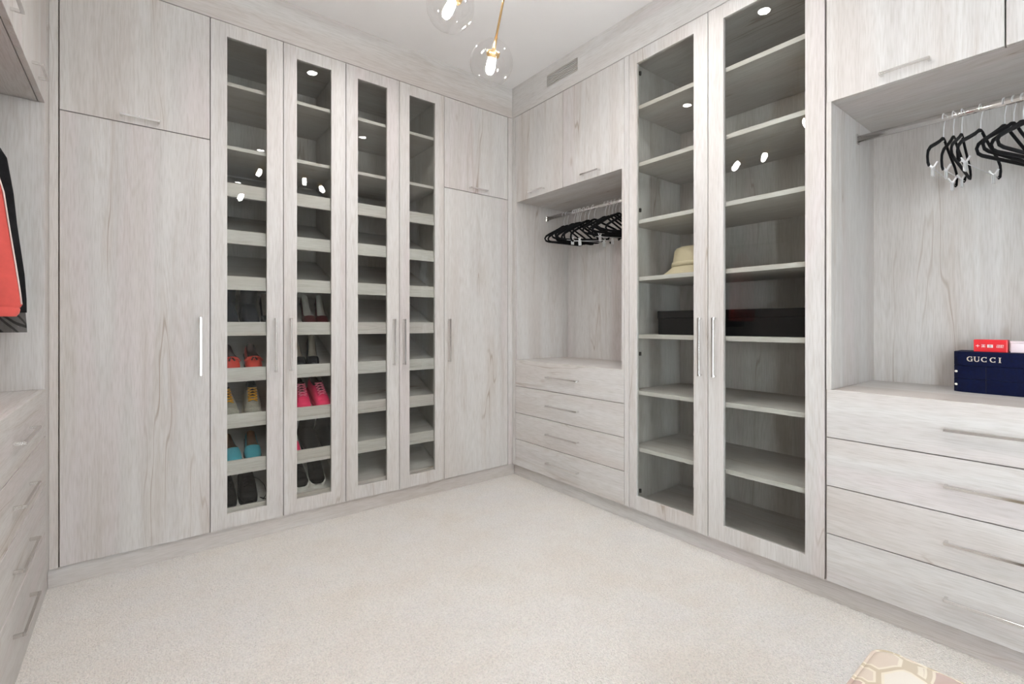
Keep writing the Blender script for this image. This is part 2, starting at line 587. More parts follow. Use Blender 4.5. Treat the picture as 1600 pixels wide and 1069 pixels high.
# fascias above the doors, plinths below, corner fillers
FT = 0.022
t1 = box('trim_1', (XL, XR, YB, YB + FT, TOP + GAP, CEIL), M['wx'], None, 0.001)
struct(t1, 'pale oak fascia above the shoe cabinets')
VY0, VY1, VZ0, VZ1 = 2.266, 2.573, 2.916, 3.002
t2 = multibox('trim_2', [(XR, XR + FT, WY0, VY0, TOP + GAP, CEIL), (XR, XR + FT, VY1, YB, TOP + GAP, CEIL),
                         (XR, XR + FT, VY0, VY1, TOP + GAP, VZ0), (XR, XR + FT, VY0, VY1, VZ1, CEIL)], M['wy'])
struct(t2, 'pale oak fascia over the right run, cut for the air vent')
struct(box('trim_3', (XL - FT, XL, -0.352, YB, TOP + GAP, CEIL), M['wy'], None, 0), 'pale oak fascia over the left run')
struct(box('trim_4', (XL, -0.284, YB, YB + FT, BOT, TOP), M['wz'], None, 0.001), 'narrow oak filler beside the tall left wardrobe')
struct(box('trim_5', (2.297, XR, YB, YB + FT, BOT, TOP), M['wz'], None, 0.001), 'narrow oak filler in the back corner')
struct(box('trim_6', (XR, XR + FT, 2.945, YB, BOT, TOP), M['wz'], None, 0.001), 'narrow oak filler at the corner niche')
struct(box('trim_7', (XL - FT, XL, 2.885, YB, BOT, TOP), M['wz'], None, 0.001), 'narrow oak filler at the left niche')
struct(box('baseboard_back', (XL - 0.0055, XR + 0.0275, YB + 0.012, YB + 0.03, 0, BOT - 0.001), M['wx'], None, 0.001))
struct(box('baseboard_right', (XR + 0.028, XR + 0.046, WY0, YB + 0.03, 0, BOT - 0.003), M['wy'], None, 0.001))
struct(box('baseboard_left', (XL - 0.024, XL - 0.006, -0.352, YB + 0.012, 0, BOT - 0.001), M['wy'], None, 0.001))

# ------------------------------------------------------------------ back run
def back_wardrobe(a0, a1, label, ha_side):
    t = thing('wardrobe', ((a0 + a1) / 2, YB + 0.3, BOT), label, 'wardrobe')
    carcass('B', a0, a1, BOT, TOP, t)
    hx = a1 - 0.044 if ha_side > 0 else a0 + 0.034
    flat_door('B', a0, a1, BOT, 2.176, t, (hx, 1.082, 0.306, True))
    flat_door('B', a0, a1, 2.176, TOP, t, ((a0 + a1) / 2, 2.206, 0.156, False))
    return t


back_wardrobe(-0.282, 0.303, 'tall oak wardrobe left of the glass shoe cabinets', 1)
back_wardrobe(1.722, 2.295, 'tall oak wardrobe between the glass shoe cabinets and the corner', -1)

ROWS = [1.972, 1.715, 1.462, 1.210, 0.957, 0.703, 0.448, 0.192]   # tops of the front lips
SLOPE = math.radians(23.5)
Y_LIP = YB + 0.040
Y_BACK = YB + DEP - 0.016


def shoe_cabinet(a0, a1, doors, label):
    t = thing('shoe_cabinet', ((a0 + a1) / 2, YB + 0.3, BOT), label, 'cabinet')
    carcass('B', a0, a1, BOT, TOP, t)
    for (d0, d1, o0, o1, ha, hs) in doors:
        glass_door('B', d0, d1, o0, o1, t, ha, hs)
    i0, i1 = a0 + 0.0195, a1 - 0.0195
    for z in (2.524, 2.177):
        box('shelf', (i0, i1, Y_LIP - 0.005, Y_BACK, z - 0.020, z), M['wx'], t, 0.001)
    for k, z in enumerate(ROWS):
        last = k == len(ROWS) - 1
        lip = 0.022 if last else 0.052
        zs = z - lip                       # shelf surface at the lip
        L = Y_BACK - Y_LIP - 0.004
        y0, y1 = Y_LIP, Y_LIP + L
        rise = L * math.tan(SLOPE)
        xm = (i0 + i1) / 2
        hw = (i1 - i0) / 2
        th = 0.018
        vs = [(-hw, y0, zs - th), (hw, y0, zs - th), (hw, y1, zs + rise - th), (-hw, y1, zs + rise - th),
              (-hw, y0, zs), (hw, y0, zs), (hw, y1, zs + rise), (-hw, y1, zs + rise)]
        vs = [(x, y - y0, zz - zs) for x, y, zz in vs]
        s = link('shelf', mesh_from(vs, [(3, 2, 1, 0), (4, 5, 6, 7), (0, 1, 5, 4), (1, 2, 6, 5), (2, 3, 7, 6), (3, 0, 4, 7)]),
                 M['wx'], t, (xm, y0, zs))
        box('lip', (i0, i1, Y_LIP - 0.016, Y_LIP, zs - 0.004, z), M['wx'], s, 0.001)
        if not last:
            box('front_edge', (i0, i1, Y_LIP - 0.022, Y_LIP, zs - 0.024, zs - 0.004), M['wx'], s, 0.001)
    return t


shoe_cabinet(0.303, 1.021, [(0.303, 0.662, 0.381, 0.575, 0.618, -1), (0.662, 1.021, 0.735, 0.933, 0.698, 1)],
             'glass-door cabinet holding pairs of shoes beside the tall left wardrobe')
shoe_cabinet(1.021, 1.722, [(1.021, 1.379, 1.097, 1.293, 1.336, -1), (1.379, 1.722, 1.453, 1.649, 1.408, 1)],
             'glass-door shoe cabinet with empty slanted shelves near the corner')

# ------------------------------------------------------------------ side runs
DZ = [0.917, 0.711, 0.503, 0.297, BOT]


def hanging_bay(wall, a0, a1, where, z_up=2.153):
    """overhead cabinet, open hanging niche and chest of drawers; a0 < a1"""
    am = (a0 + a1) / 2
    n = thing('hanging_niche', wp(wall, am, 0.3, 0.917), 'open oak hanging niche with rail ' + where, 'niche')
    e = 0.0008
    box('side_panel', wb(wall, a0 + e, a0 + 0.02, 0.0, DEP, 0.917, z_up), M['wz'], n, 0.001)
    box('side_panel', wb(wall, a1 - 0.02, a1 - e, 0.0, DEP, 0.917, z_up), M['wz'], n, 0.001)
    box('back_panel', wb(wall, a0 + 0.02, a1 - 0.02, DEP - 0.014, DEP, 0.917, z_up), M['wz'], n, 0)
    o = thing('overhead_cabinet', wp(wall, am, 0.3, z_up), 'two-door oak overhead cabinet ' + where, 'cabinet')
    carcass(wall, a0, a1, z_up + 0.001, TOP, o)
    for (b0, b1) in ((a0, am), (am, a1)):
        flat_door(wall, b0, b1, z_up - 0.002, TOP, o, ((b0 + b1) / 2, 2.19, 0.156, False))
    c = thing('drawer_chest', wp(wall, am, 0.3, BOT), 'chest of four oak drawers ' + where, 'drawers')
    carcass(wall, a0, a1, BOT, 0.899, c)
    box('worktop', wb(wall, a0 + e, a1 - e, DOOR_T + 0.001, DEP, 0.8995, 0.9168), H(wall), c, 0.001)
    for i in range(4):
        d = box('drawer', wb(wall, a0 + GAP, a1 - GAP, 0, DOOR_T, DZ[i + 1] + GAP, DZ[i] - (GAP if i else 0)), H(wall), c)
        bar_handle(wall, am, (DZ[i] + DZ[i + 1]) / 2 - 0.001, 0.312, False, d, 0.011, mat='nickel' if wall == 'L' else 'chrome')
    # oval rail with end sockets
    r = thing('clothes_rail', wp(wall, am, 0.32, 2.065), 'oval chrome clothes rail ' + where, 'rail')
    L = (a1 - a0) / 2 - 0.022
    pts = [(0, -L, 0), (0, L, 0)]
    vs = []
    n_ = 14
    for s in (-L, L):
        for k in range(n_):
            a = 2 * PI * k / n_
            vs.append((0.0075 * math.cos(a), s, 0.016 * math.sin(a)))
    fs = [(k, (k + 1) % n_, n_ + (k + 1) % n_, n_ + k) for k in range(n_)] + [tuple(range(n_))[::-1], tuple(range(n_, 2 * n_))]
    link('rail_tube', mesh_from(vs, fs), M['chrome'], r, wp(wall, am, 0.32, 2.065), True)
    for s in (-1, 1):
        b = wb(wall, am + s * (L - 0.004), am + s * (L + 0.0015), 0.305, 0.335, 2.043, 2.089)
        box('rail_socket', b, M['chrome'], r, 0.002)
    return n


hanging_bay('R', 1.872, 2.943, 'in the back right corner')
hanging_bay('R', -0.297, 0.786, 'nearest the camera on the right')
hanging_bay('L', 1.812, 2.883, 'on the left wall')

# glazed display cabinet
t = thing('display_cabinet', wp('R', 1.31, 0.3, BOT), 'glass-door display cabinet holding a straw hat on its shelves', 'cabinet')
carcass('R', 0.788, 1.870, BOT, TOP, t)
for z in (2.511, 2.168, 1.824, 1.481, 1.136, 0.798, 0.457):
    box('shelf', wb('R', 0.808, 1.850, 0.030, DEP - 0.016, z - 0.024, z), M['wy'], t, 0.0012)
glass_door('R', 1.329, 1.836, 1.410, 1.782, t, 1.366, 1)
glass_door('R', 0.790, 1.329, 0.868, 1.246, t, 1.288, -1)
box('stile', wb('R', 1.838, 1.871, 0.0, 0.022, BOT, TOP), M['wz'], t, 0.001)

# joinery that goes on behind the camera
def side_wardrobe(wall, a0, a1, label):
    am = (a0 + a1) / 2
    w = thing('wardrobe', wp(wall, am, 0.3, BOT), label, 'wardrobe')
    carcass(wall, a0, a1, BOT, TOP, w)
    for (b0, b1, hs) in ((a0, am, 1), (am, a1, -1)):
        flat_door(wall, b0, b1, BOT, 2.176, w, (am - hs * 0.04, 1.082, 0.306, True))
        flat_door(wall, b0, b1, 2.176, TOP, w, ((b0 + b1) / 2, 2.206, 0.156, False))
    return w


side_wardrobe('L', 0.73, 1.812, 'double oak wardrobe beside the left hanging niche')
side_wardrobe('L', -0.352, 0.73, 'double oak wardrobe behind the camera on the left')
side_wardrobe('R', -1.379, -0.297, 'double oak wardrobe behind the camera on the right')

# ------------------------------------------------------------------ air vent
v = thing('air_vent', (XR + 0.01, (VY0 + VY1) / 2, VZ0), 'slotted oak air vent in the fascia above the corner cabinet', 'vent')
box('backing', (XR + FT, XR + FT + 0.02, VY0 - 0.005, VY1 + 0.005, VZ0 - 0.005, VZ1 + 0.005), M['dark'], v, 0)
ns = 7
for i in range(ns):
    p = (VZ1 - VZ0) / ns
    z0 = VZ0 + i * p
    box('slat', (XR, XR + 0.016, VY0 - 0.0, VY1 + 0.0, z0 + 0.0034, z0 + p - 0.0034), M['wy'], v, 0)

# ------------------------------------------------------------------ ceiling downlights
DL = [(1.77, 1.31, 'recessed ceiling downlight nearest the glass display cabinet'),
      (1.02, 2.28, 'recessed ceiling downlight nearest the shoe cabinets'),
      (0.27, 1.31, 'recessed ceiling downlight nearest the left wardrobes'),
      (1.04, 0.28, 'recessed ceiling downlight near the camera'),
      (1.04, -1.20, 'recessed ceiling downlight near the window')]
for (x, y, lb) in DL:
    d = thing('downlight', (x, y, CEIL), lb, 'downlight', 'recessed ceiling downlights')
    local('trim_ring', lathe([(0.034, -0.004), (0.050, -0.004), (0.052, 0.0), (0.034, 0.0), (0.034, -0.004)], 28, cap=False), M['white'], d)
    local('lens', lathe([(0.0, -0.0025), (0.034, -0.0025), (0.034, -0.0005), (0.0, -0.0005)], 28, cap=False), M['lens'], d)
    ld = bpy.data.lights.new('downlight_beam', 'AREA')
    ld.shape = 'DISK'
    ld.size = 0.06
    ld.energy = LAMP_W
    ld.spread = math.radians(138)
    ld.color = (1.0, 0.97, 0.955)
    lo = bpy.data.objects.new('downlight_beam', ld)
    lo.parent = d
    lo.location = (0, 0, -0.006)
    COL.objects.link(lo)

# ------------------------------------------------------------------ chandelier
ch = thing('chandelier', (1.035, 1.405, CEIL), 'brass chandelier with clear glass globes hanging from the ceiling', 'chandelier')
CO = Vector((1.035, 1.405, CEIL))
local('canopy', lathe([(0.0, 0.0), (0.065, 0.0), (0.065, -0.018), (0.05, -0.026), (0.0, -0.026)], 28, cap=False), M['brass'], ch)
HUB = Vector((1.035, 1.405, 2.80))
local('stem', tube([(0, 0, -0.02), tuple(HUB - CO)], 0.008, 10), M['brass'], ch)
local('hub', lathe([(0.0, -0.03), (0.022, -0.02), (0.026, 0.0), (0.022, 0.02), (0.0, 0.03)], 18, cap=False), M['brass'], ch, loc=tuple(HUB - CO))
R_G = 0.0965
GL = [((0.985, 1.655, 2.470), (1.10, 1.46, 2.80)), ((1.245, 1.737, 2.368), (1.155, 1.40, 2.84)),
      ((1.220, 1.290, 2.540), (1.155, 1.40, 2.84)), ((0.850, 1.290, 2.546), (0.94, 1.38, 2.80)),
      ((0.722, 1.190, 2.330), (0.94, 1.38, 2.80))]
for e in ((1.155, 1.40, 2.84), (0.94, 1.38, 2.80), (1.10, 1.46, 2.80)):
    local('arm', tube([tuple(HUB - CO), tuple(Vector(e) - CO)], 0.006, 8), M['brass'], ch)
sph = [(R_G * math.sin(PI * k / 24), -R_G * math.cos(PI * k / 24)) for k in range(0, 24)] + [(0.008, R_G * 0.995)]
sph[0] = (0.0, -R_G)
globe_me = lathe(sph, 40, cap=False)
bulb_me = lathe([(0.0, -0.050), (0.010, -0.048), (0.017, -0.038), (0.020, -0.020), (0.019, 0.0), (0.013, 0.022), (0.010, 0.028)], 10, cap=False)
sock_me = lathe([(0.013, 0.020), (0.026, 0.022), (0.030, 0.030), (0.030, 0.046), (0.008, 0.052), (0.0065, 0.09), (0.0075, R_G + 0.004)], 20, cap=False)
for (c, e) in GL:
    c, e = Vector(c), Vector(e)
    ax = (e - c).normalized()
    rot = Vector((0, 0, 1)).rotation_difference(ax).to_euler()
    local('rod', tube([tuple(c + ax * 0.05 - CO), tuple(e - CO)], 0.005, 8), M['brass'], ch)
    g = local('globe', globe_me, M['globe'], ch, loc=tuple(c - CO), rot=rot)
    local('bulb', bulb_me, M['bulb'], g)
    local('socket', sock_me, M['brass'], g)

# ------------------------------------------------------------------ hangers
def arc(cx, cz, r, a0, a1, n=10):
    return [(cx + r * math.cos(math.radians(a0 + (a1 - a0) * i / n)), 0, cz + r * math.sin(math.radians(a0 + (a1 - a0) * i / n))) for i in range(n + 1)]


hook_me = tube([(0, 0, -0.100), (0, 0, -0.050), (0.006, 0, -0.034)] + arc(0, -0.002, 0.0195, -50, 205, 14), 0.0019, 6)
vel_pts = [(0.0, 0, -0.090), (-0.022, 0, -0.096), (-0.05, 0, -0.112), (-0.10, 0, -0.136), (-0.17, 0, -0.168), (-0.205, 0, -0.187), (-0.218, 0, -0.205),
           (-0.208, 0, -0.221), (-0.18, 0, -0.226), (0.18, 0, -0.226), (0.208, 0, -0.221), (0.218, 0, -0.205), (0.205, 0, -0.187), (0.17, 0, -0.168),
           (0.10, 0, -0.136), (0.05, 0, -0.112), (0.022, 0, -0.096)]
vel_me = tube(vel_pts, 0.0080, 8, closed=True, flat=0.55)
clip_body_pts = [(-0.185, 0, -0.246), (-0.200, 0, -0.238), (-0.205, 0, -0.215), (-0.200, 0, -0.193), (-0.17, 0, -0.168), (-0.10, 0, -0.136),
                 (-0.05, 0, -0.112), (-0.018, 0, -0.093), (0, 0, -0.089), (0.018, 0, -0.093), (0.05, 0, -0.112), (0.10, 0, -0.136), (0.17, 0, -0.168),
                 (0.200, 0, -0.193), (0.205, 0, -0.215), (0.200, 0, -0.238), (0.185, 0, -0.246)]
clipb_me = tube(clip_body_pts, 0.0080, 8, flat=0.55)
cbar_me = tube([(-0.188, 0, -0.246), (0.188, 0, -0.246)], 0.0016, 6)
clip_me = join_geo([box_geo(-0.011, 0.011, -0.003, -0.0015, -0.030, 0.006), box_geo(-0.011, 0.011, 0.0015, 0.003, -0.030, 0.006),
                    tube_geo([(0, -0.002, 0.004), (0, -0.014, 0.026)], 0.004, 6), tube_geo([(0, 0.002, 0.004), (0, 0.014, 0.026)], 0.004, 6),
                    tube_geo([(-0.012, 0, 0.004), (0.012, 0, 0.004)], 0.0045, 8)])


def hanger(x, y, yaw, clip, label, group, tilt=0.0):
    nm = 'clip_hanger' if clip else 'clothes_hanger'
    h = thing(nm, (x, y, 2.063), label, 'hanger', group, (0, tilt, yaw))
    local('body', clipb_me if clip else vel_me, M['velvet'], h)
    local('hook', hook_me, M['wire'], h)
    if clip:
        b = local('clip_bar', cbar_me, M['wire'], h)
        for s in (-1, 1):
            local('clip', clip_me, M['wire'], b, False, (s * 0.135, 0, -0.248))
    return h


rl = math.radians
ORD = ['leftmost', 'second from left', 'third from left', 'fourth from left', 'fifth from left', 'sixth from left', 'seventh from left', 'eighth from left',
       'ninth from left', 'tenth from left', 'eleventh from left', 'twelfth from left', 'thirteenth from left', 'fourteenth from left', 'fifteenth from left']
for i, (y, yaw, clip) in enumerate(((2.726, -3, 0), (2.690, -1, 0), (2.612, 3, 0), (2.590, 4.5, 0), (2.570, 6, 0), (2.548, 8, 0), (2.505, 12, 0),
                                    (2.462, 17, 1), (2.410, 20, 1), (2.300, 4, 0), (2.270, 2, 0), (2.236, 5, 1), (2.205, 7, 0), (2.165, 4, 0), (2.090, 9, 0))):
    lb = ('black hanger with metal clips, ' if clip else 'black velvet hanger, ') + ORD[i] + ' on the rail in the corner niche'
    hanger(2.66, y, rl(-yaw), clip, lb, 'hangers on the corner rail', rl(random.uniform(-5, 5)))
g2 = 'hangers on the rail nearest the camera'
for (y, yaw, tl_, clip, lb) in (
        (0.458, 3, 3, 1, 'black clip hanger at the left end of the rail above the jewellery box'),
        (0.428, 1, -3, 1, 'black clip hanger second from left on the rail above the jewellery box'),
        (0.402, -1, 2, 0, 'plain black velvet hanger squeezed behind the clip hangers above the jewellery box'),
        (0.346, 10, 2, 1, 'black clip hanger with its wire bar turned towards the room, above the jewellery box'),
        (0.280, 14, -2, 0, 'black velvet hanger left of the bunch at the right edge of the photo'),
        (0.254, 15.5, 1, 0, 'black velvet hanger, first of the bunch at the right edge of the photo'),
        (0.230, 17, -1, 0, 'black velvet hanger, middle of the bunch at the right edge of the photo'),
        (0.204, 18.5, 2, 0, 'black velvet hanger, last of the bunch at the right edge of the photo')):
    hanger(2.66, y, rl(-yaw), clip, lb, g2, rl(tl_))

# ------------------------------------------------------------------ clothes on the left rail
def garment_mesh(rows, n=56, ripple=0.012, seed=0):
    """rows: (z, half width, half depth); flattened rippled rings"""
    rnd = random.Random(seed)
    ph = [rnd.uniform(0, 6.28) for _ in range(4)]
    vs, fs = [], []
    for i, (z, w, d) in enumerate(rows):
        f = i / (len(rows) - 1)
        for k in range(n):
            a = 2 * PI * k / n
            rp = 1 + (ripple / max(d, 0.01)) * f * (math.sin(7 * a + ph[0] + f) + 0.6 * math.sin(12 * a + ph[1] - 2 * f))
            x = w * math.copysign(abs(math.cos(a)) ** 0.8, math.cos(a)) * (1 + 0.02 * f * math.sin(5 * a + ph[2]))
            vs.append((x, d * math.sin(a) * rp, z))
    for i in range(len(rows) - 1):
        for k in range(n):
            k2 = (k + 1) % n
            fs.append((i * n + k, i * n + k2, (i + 1) * n + k2, (i + 1) * n + k))
    return mesh_from(vs, fs)


XLR = XL - 0.32
for (y, lb) in ((2.735, 'black velvet hanger carrying the black net garment'), (2.625, 'black velvet hanger carrying the coral jacket'), ):
    hanger(XLR, y, 0.0, 0, lb, None)
g = thing('coral_jacket', (XLR, 2.625, 1.23), 'coral cotton jacket with gathered hem hanging in the left niche', 'jacket')
z0 = 1.23
rows = [(1.985, 0.045, 0.03), (1.955, 0.10, 0.036), (1.90, 0.165, 0.042), (1.82, 0.205, 0.048), (1.70, 0.232, 0.050), (1.60, 0.243, 0.05), (1.5, 0.255, 0.05), (1.4, 0.267, 0.052),
        (1.32, 0.276, 0.052), (1.275, 0.281, 0.05), (1.262, 0.274, 0.044)]
local('jacket_body', garment_mesh([(z - z0, w, d) for z, w, d in rows], 72, 0.010, 3), M['coral'], g)
local('gathered_hem', garment_mesh([(1.264 - z0, 0.275, 0.044), (1.255 - z0, 0.280, 0.047), (1.24 - z0, 0.279, 0.047), (1.228 - z0, 0.272, 0.043)], 96, 0.006, 5), M['coral'], g)
edge = [(0.207, -0.03, 1.82), (0.235, -0.03, 1.70), (0.246, -0.03, 1.60), (0.258, -0.03, 1.5), (0.270, -0.03, 1.4), (0.279, -0.03, 1.32), (0.283, -0.03, 1.275)]
local('pale_piping', tube([(x, y + 0.02, z - z0) for x, y, z in edge], 0.0028, 6), M['coraltrim'], g)
g = thing('black_dress', (XLR, 2.735, 1.16), 'black garment with sheer net hem behind the coral jacket', 'dress')
z0 = 1.16
rows = [(1.985, 0.045, 0.03), (1.96, 0.12, 0.034), (1.92, 0.195, 0.038), (1.86, 0.225, 0.042), (1.72, 0.243, 0.042), (1.6, 0.252, 0.042), (1.5, 0.262, 0.042),
        (1.4, 0.272, 0.042), (1.3, 0.277, 0.042), (1.245, 0.277, 0.042)]
local('dress_body', garment_mesh([(z - z0, w, d) for z, w, d in rows], 64, 0.008, 9), M['blackcloth'], g)
local('net_hem', garment_mesh([(1.25 - z0, 0.278, 0.043), (1.2 - z0, 0.279, 0.044), (1.165 - z0, 0.278, 0.045)], 64, 0.008, 9), M['net'], g)

# ------------------------------------------------------------------ straw hat
HZ = 1.4815
h = thing('straw_hat', (2.56, 1.535, HZ), 'pale straw bucket hat on a shelf behind the left display door', 'hat')
local('crown', lathe([(0.128, 0.032), (0.122, 0.050), (0.114, 0.10), (0.108, 0.145), (0.098, 0.160), (0.075, 0.168), (0.0, 0.170)], 40, 0.95, 1.08, cap=False), M['straw'], h)
local('brim', lathe([(0.122, 0.050), (0.140, 0.034), (0.165, 0.014), (0.178, 0.003), (0.175, 0.0005), (0.160, 0.010), (0.120, 0.046)], 40, 0.95, 1.08, cap=False), M['straw'], h)
local('band', lathe([(0.1225, 0.052), (0.1265, 0.053), (0.1225, 0.078), (0.1185, 0.078)], 40, 0.95, 1.08, cap=False), M['straw'], h)

# ------------------------------------------------------------------ black box in the display cabinet
BZ = 1.1365
b = thing('storage_box', (2.62, 1.29, BZ), 'long black storage box on a shelf inside the display cabinet', 'box')
box('box_body', (2.455, 2.80, 0.875, 1.712, BZ, BZ + 0.095), M['blackbox'], b, 0.002)
box('box_lid', (2.452, 2.803, 0.872, 1.715, BZ + 0.096, BZ + 0.139), M['blackbox'], b, 0.002)

# ------------------------------------------------------------------ navy jewellery box
JX, JY, JZ = 2.775, 0.185, 0.9175
jb = thing('jewellery_box', (JX, JY, JZ), 'navy velvet bow-front jewellery box with gold letters on the right worktop', 'jewellery box')
JA, JB_ = 0.250, 0.095


def jpt(s, k=1.0):
    """s in -1..1 along the front: left end (+y) to right end (-y)"""
    y = -s * JA * k
    x = -JB_ * k * (1 - 0.22 * abs(s) ** 2.2 - (0.16 * max(0, abs(s) - 0.93) / 0.07))
    return x, y


def bow(z0, z1, k=1.0, n=36):
    out = [jpt(-1 + 2 * i / n, k) for i in range(n + 1)] + [(JB_ * k, -JA * k), (JB_ * k, JA * k)]
    m = len(out)
    vs = [(x, y, z0) for x, y in out] + [(x, y, z1) for x, y in out]
    fs = [tuple(range(m))[::-1], tuple(range(m, 2 * m))] + [(i, (i + 1) % m, m + (i + 1) % m, m + i) for i in range(m)]
    return mesh_from(vs, fs)


local('drawer', bow(0.0, 0.055, 1.0), M['navyvelvet'], jb, False)
local('drawer', bow(0.0565, 0.109, 1.0), M['navyvelvet'], jb, False)
local('lid', bow(0.1105, 0.167, 1.0), M['navyvelvet'], jb, False)
for s in (-0.60,):
    x, y = jpt(s)
    local('seam', boxes_mesh([(x - 0.0012, x + 0.004, y - 0.0008, y + 0.0008, 0.004, 0.107)]), M['dark'], jb, False)
for s in (-0.965, -0.12, 0.60):
    for z in (0.030, 0.084):
        x, y = jpt(s)
        o = local('knob', lathe([(0.0, 0.012), (0.004, 0.011), (0.0052, 0.008), (0.004, 0.004), (0.002, 0.0)], 12, cap=False), M['pearl'], jb, True, (x, y, z), (0, -PI / 2, 0))


def ribbon(pts, w):
    """flat letter stroke with a width per point, in the (u, v) plane"""
    L, R = [], []
    m = len(pts)
    for i in range(m):
        a = Vector(pts[max(i - 1, 0)])
        c = Vector(pts[min(i + 1, m - 1)])
        t = (c - a).normalized()
        nn = Vector((-t.y, t.x))
        p = Vector(pts[i])
        L.append(p + nn * w[i] / 2)
        R.append(p - nn * w[i] / 2)
    vs = L + R
    fs = [(i, i + 1, m + i + 1, m + i) for i in range(m - 1)]
    return [(v.x, v.y) for v in vs], fs


def seg(a, b, w):
    return ribbon([a, b], [w, w])


def arc2(cx, cy, rx, ry, a0, a1, wmax, wmin, n=18):
    pts, ws = [], []
    for i in range(n + 1):
        a = math.radians(a0 + (a1 - a0) * i / n)
        pts.append((cx + rx * math.cos(a), cy + ry * math.sin(a)))
        ws.append(wmin + (wmax - wmin) * abs(math.cos(a)))
    return ribbon(pts, ws)


def glyph_C():
    return [arc2(0, 0, 0.46, 0.44, 48, 312, 0.22, 0.10), seg((0.34, 0.52), (0.34, 0.18), 0.07), seg((0.34, -0.52), (0.34, -0.18), 0.07)]


def glyph_G():
    return [arc2(0, 0, 0.46, 0.44, 48, 305, 0.22, 0.10), seg((0.34, 0.52), (0.34, 0.18), 0.07), seg((0.33, -0.48), (0.33, 0.0), 0.18), seg((0.10, 0.0), (0.50, 0.0), 0.07)]


def glyph_U():
    return [seg((-0.36, 0.46), (-0.36, -0.12), 0.20), arc2(0, -0.12, 0.35, 0.34, 180, 360, 0.18, 0.10), seg((0.35, -0.12), (0.35, 0.46), 0.09),
            seg((-0.56, 0.47), (-0.16, 0.47), 0.07), seg((0.18, 0.47), (0.52, 0.47), 0.07)]


def glyph_I():
    return [seg((0, 0.46), (0, -0.46), 0.22), seg((-0.22, 0.47), (0.22, 0.47), 0.07), seg((-0.22, -0.47), (0.22, -0.47), 0.07)]


def glyph_mesh(parts, size, thick, wide=1.0):
    """extruded letter in local (x right, z up), facing -y"""
    vs, fs = [], []
    for (pv, pf) in parts:
        o = len(vs)
        m = len(pv)
        vs += [(u * size * wide, -thick, v * size) for u, v in pv] + [(u * size * wide, 0, v * size) for u, v in pv]
        for f in pf:
            fs.append(tuple(o + i for i in f))
        h_ = m // 2
        ring = list(range(h_)) + list(range(m - 1, h_ - 1, -1))
        for i in range(len(ring)):
            a, b2 = ring[i], ring[(i + 1) % len(ring)]
            fs.append((o + a, o + b2, o + m + b2, o + m + a))
    return mesh_from(vs, fs)


for (s, gl) in ((-0.790, glyph_G()), (-0.708, glyph_U()), (-0.618, glyph_C()), (-0.517, glyph_C()), (-0.441, glyph_I())):
    x, y = jpt(s)
    x2, y2 = jpt(s + 0.02)
    x1, y1 = jpt(s - 0.02)
    ang = math.atan2(y2 - y1, x2 - x1)
    me = glyph_mesh(gl, 0.0205, 0.0022, 0.84)
    local('letter', me, M['gold'], jb, False, (x - 0.0005, y, 0.138), (0, 0, ang))

# ------------------------------------------------------------------ cartons on the jewellery box
RZ = JZ + 0.1675
rb = thing('red_carton', (2.745, 0.328, RZ), 'small red carton with white characters on the jewellery box', 'carton')
box('carton_body', (2.722, 2.775, 0.278, 0.376, RZ, RZ + 0.050), M['red'], rb, 0.0015)
fx = 2.722
box('end_flap', (fx - 0.0006, fx + 0.002, 0.278, 0.2815, RZ + 0.001, RZ + 0.048), M['redpale'], rb, 0)
def flat_print(name, geos, y, z, size, mat):
    me = glyph_mesh(geos, size, 0.0006)
    local(name, me, mat, rb, False, (fx - 0.0002 - 2.745, y - 0.328, z - RZ), (0, 0, -PI / 2))
flat_print('character', [seg((-0.5, 0.05), (0.5, 0.05), 0.16), seg((0, 0.5), (0, -0.5), 0.16)], 0.364, RZ + 0.024, 0.011, M['print_white'])
flat_print('character', [seg((-0.5, 0.42), (0.5, 0.42), 0.12), seg((-0.4, 0.15), (0.4, 0.15), 0.10), seg((-0.5, -0.12), (0.5, -0.12), 0.12), seg((0, 0.5), (0, -0.5), 0.14),
                         seg((-0.1, -0.15), (-0.45, -0.5), 0.1), seg((0.1, -0.15), (0.45, -0.5), 0.1)], 0.347, RZ + 0.024, 0.012, M['print_white'])
flat_print('stamp', [seg((-0.75, 0.0), (0.75, 0.0), 1.1)], 0.3275, RZ + 0.024, 0.011, M['print_white'])
flat_print('stamp_mark', [seg((-0.35, 0.2), (0.35, 0.2), 0.2), seg((-0.35, -0.2), (0.35, -0.2), 0.2)], 0.3275, RZ + 0.024, 0.0115, M['nickel'])
for dy in (0.305, 0.299, 0.293):
    flat_print('character', [seg((-0.35, 0.45), (0.35, 0.45), 0.12), seg((0.3, 0.45), (0.3, 0.05), 0.12), seg((-0.35, 0.05), (0.35, 0.05), 0.12), seg((-0.3, 0.05), (-0.3, -0.4), 0.12),
                             seg((-0.35, -0.42), (0.35, -0.42), 0.12)], dy, RZ + 0.024, 0.011, M['print_white'])
wbx = thing('blush_carton', (2.76, 0.20, RZ), 'pale blush carton beside the red carton on the jewellery box', 'carton')
box('carton_body', (2.735, 2.79, 0.135, 0.272, RZ, RZ + 0.038), M['pinkwhite'], wbx, 0.0015)
box('carton_lid', (2.7342, 2.7908, 0.1342, 0.2728, RZ + 0.0385, RZ + 0.046), M['pinkwhite'], wbx, 0.001)

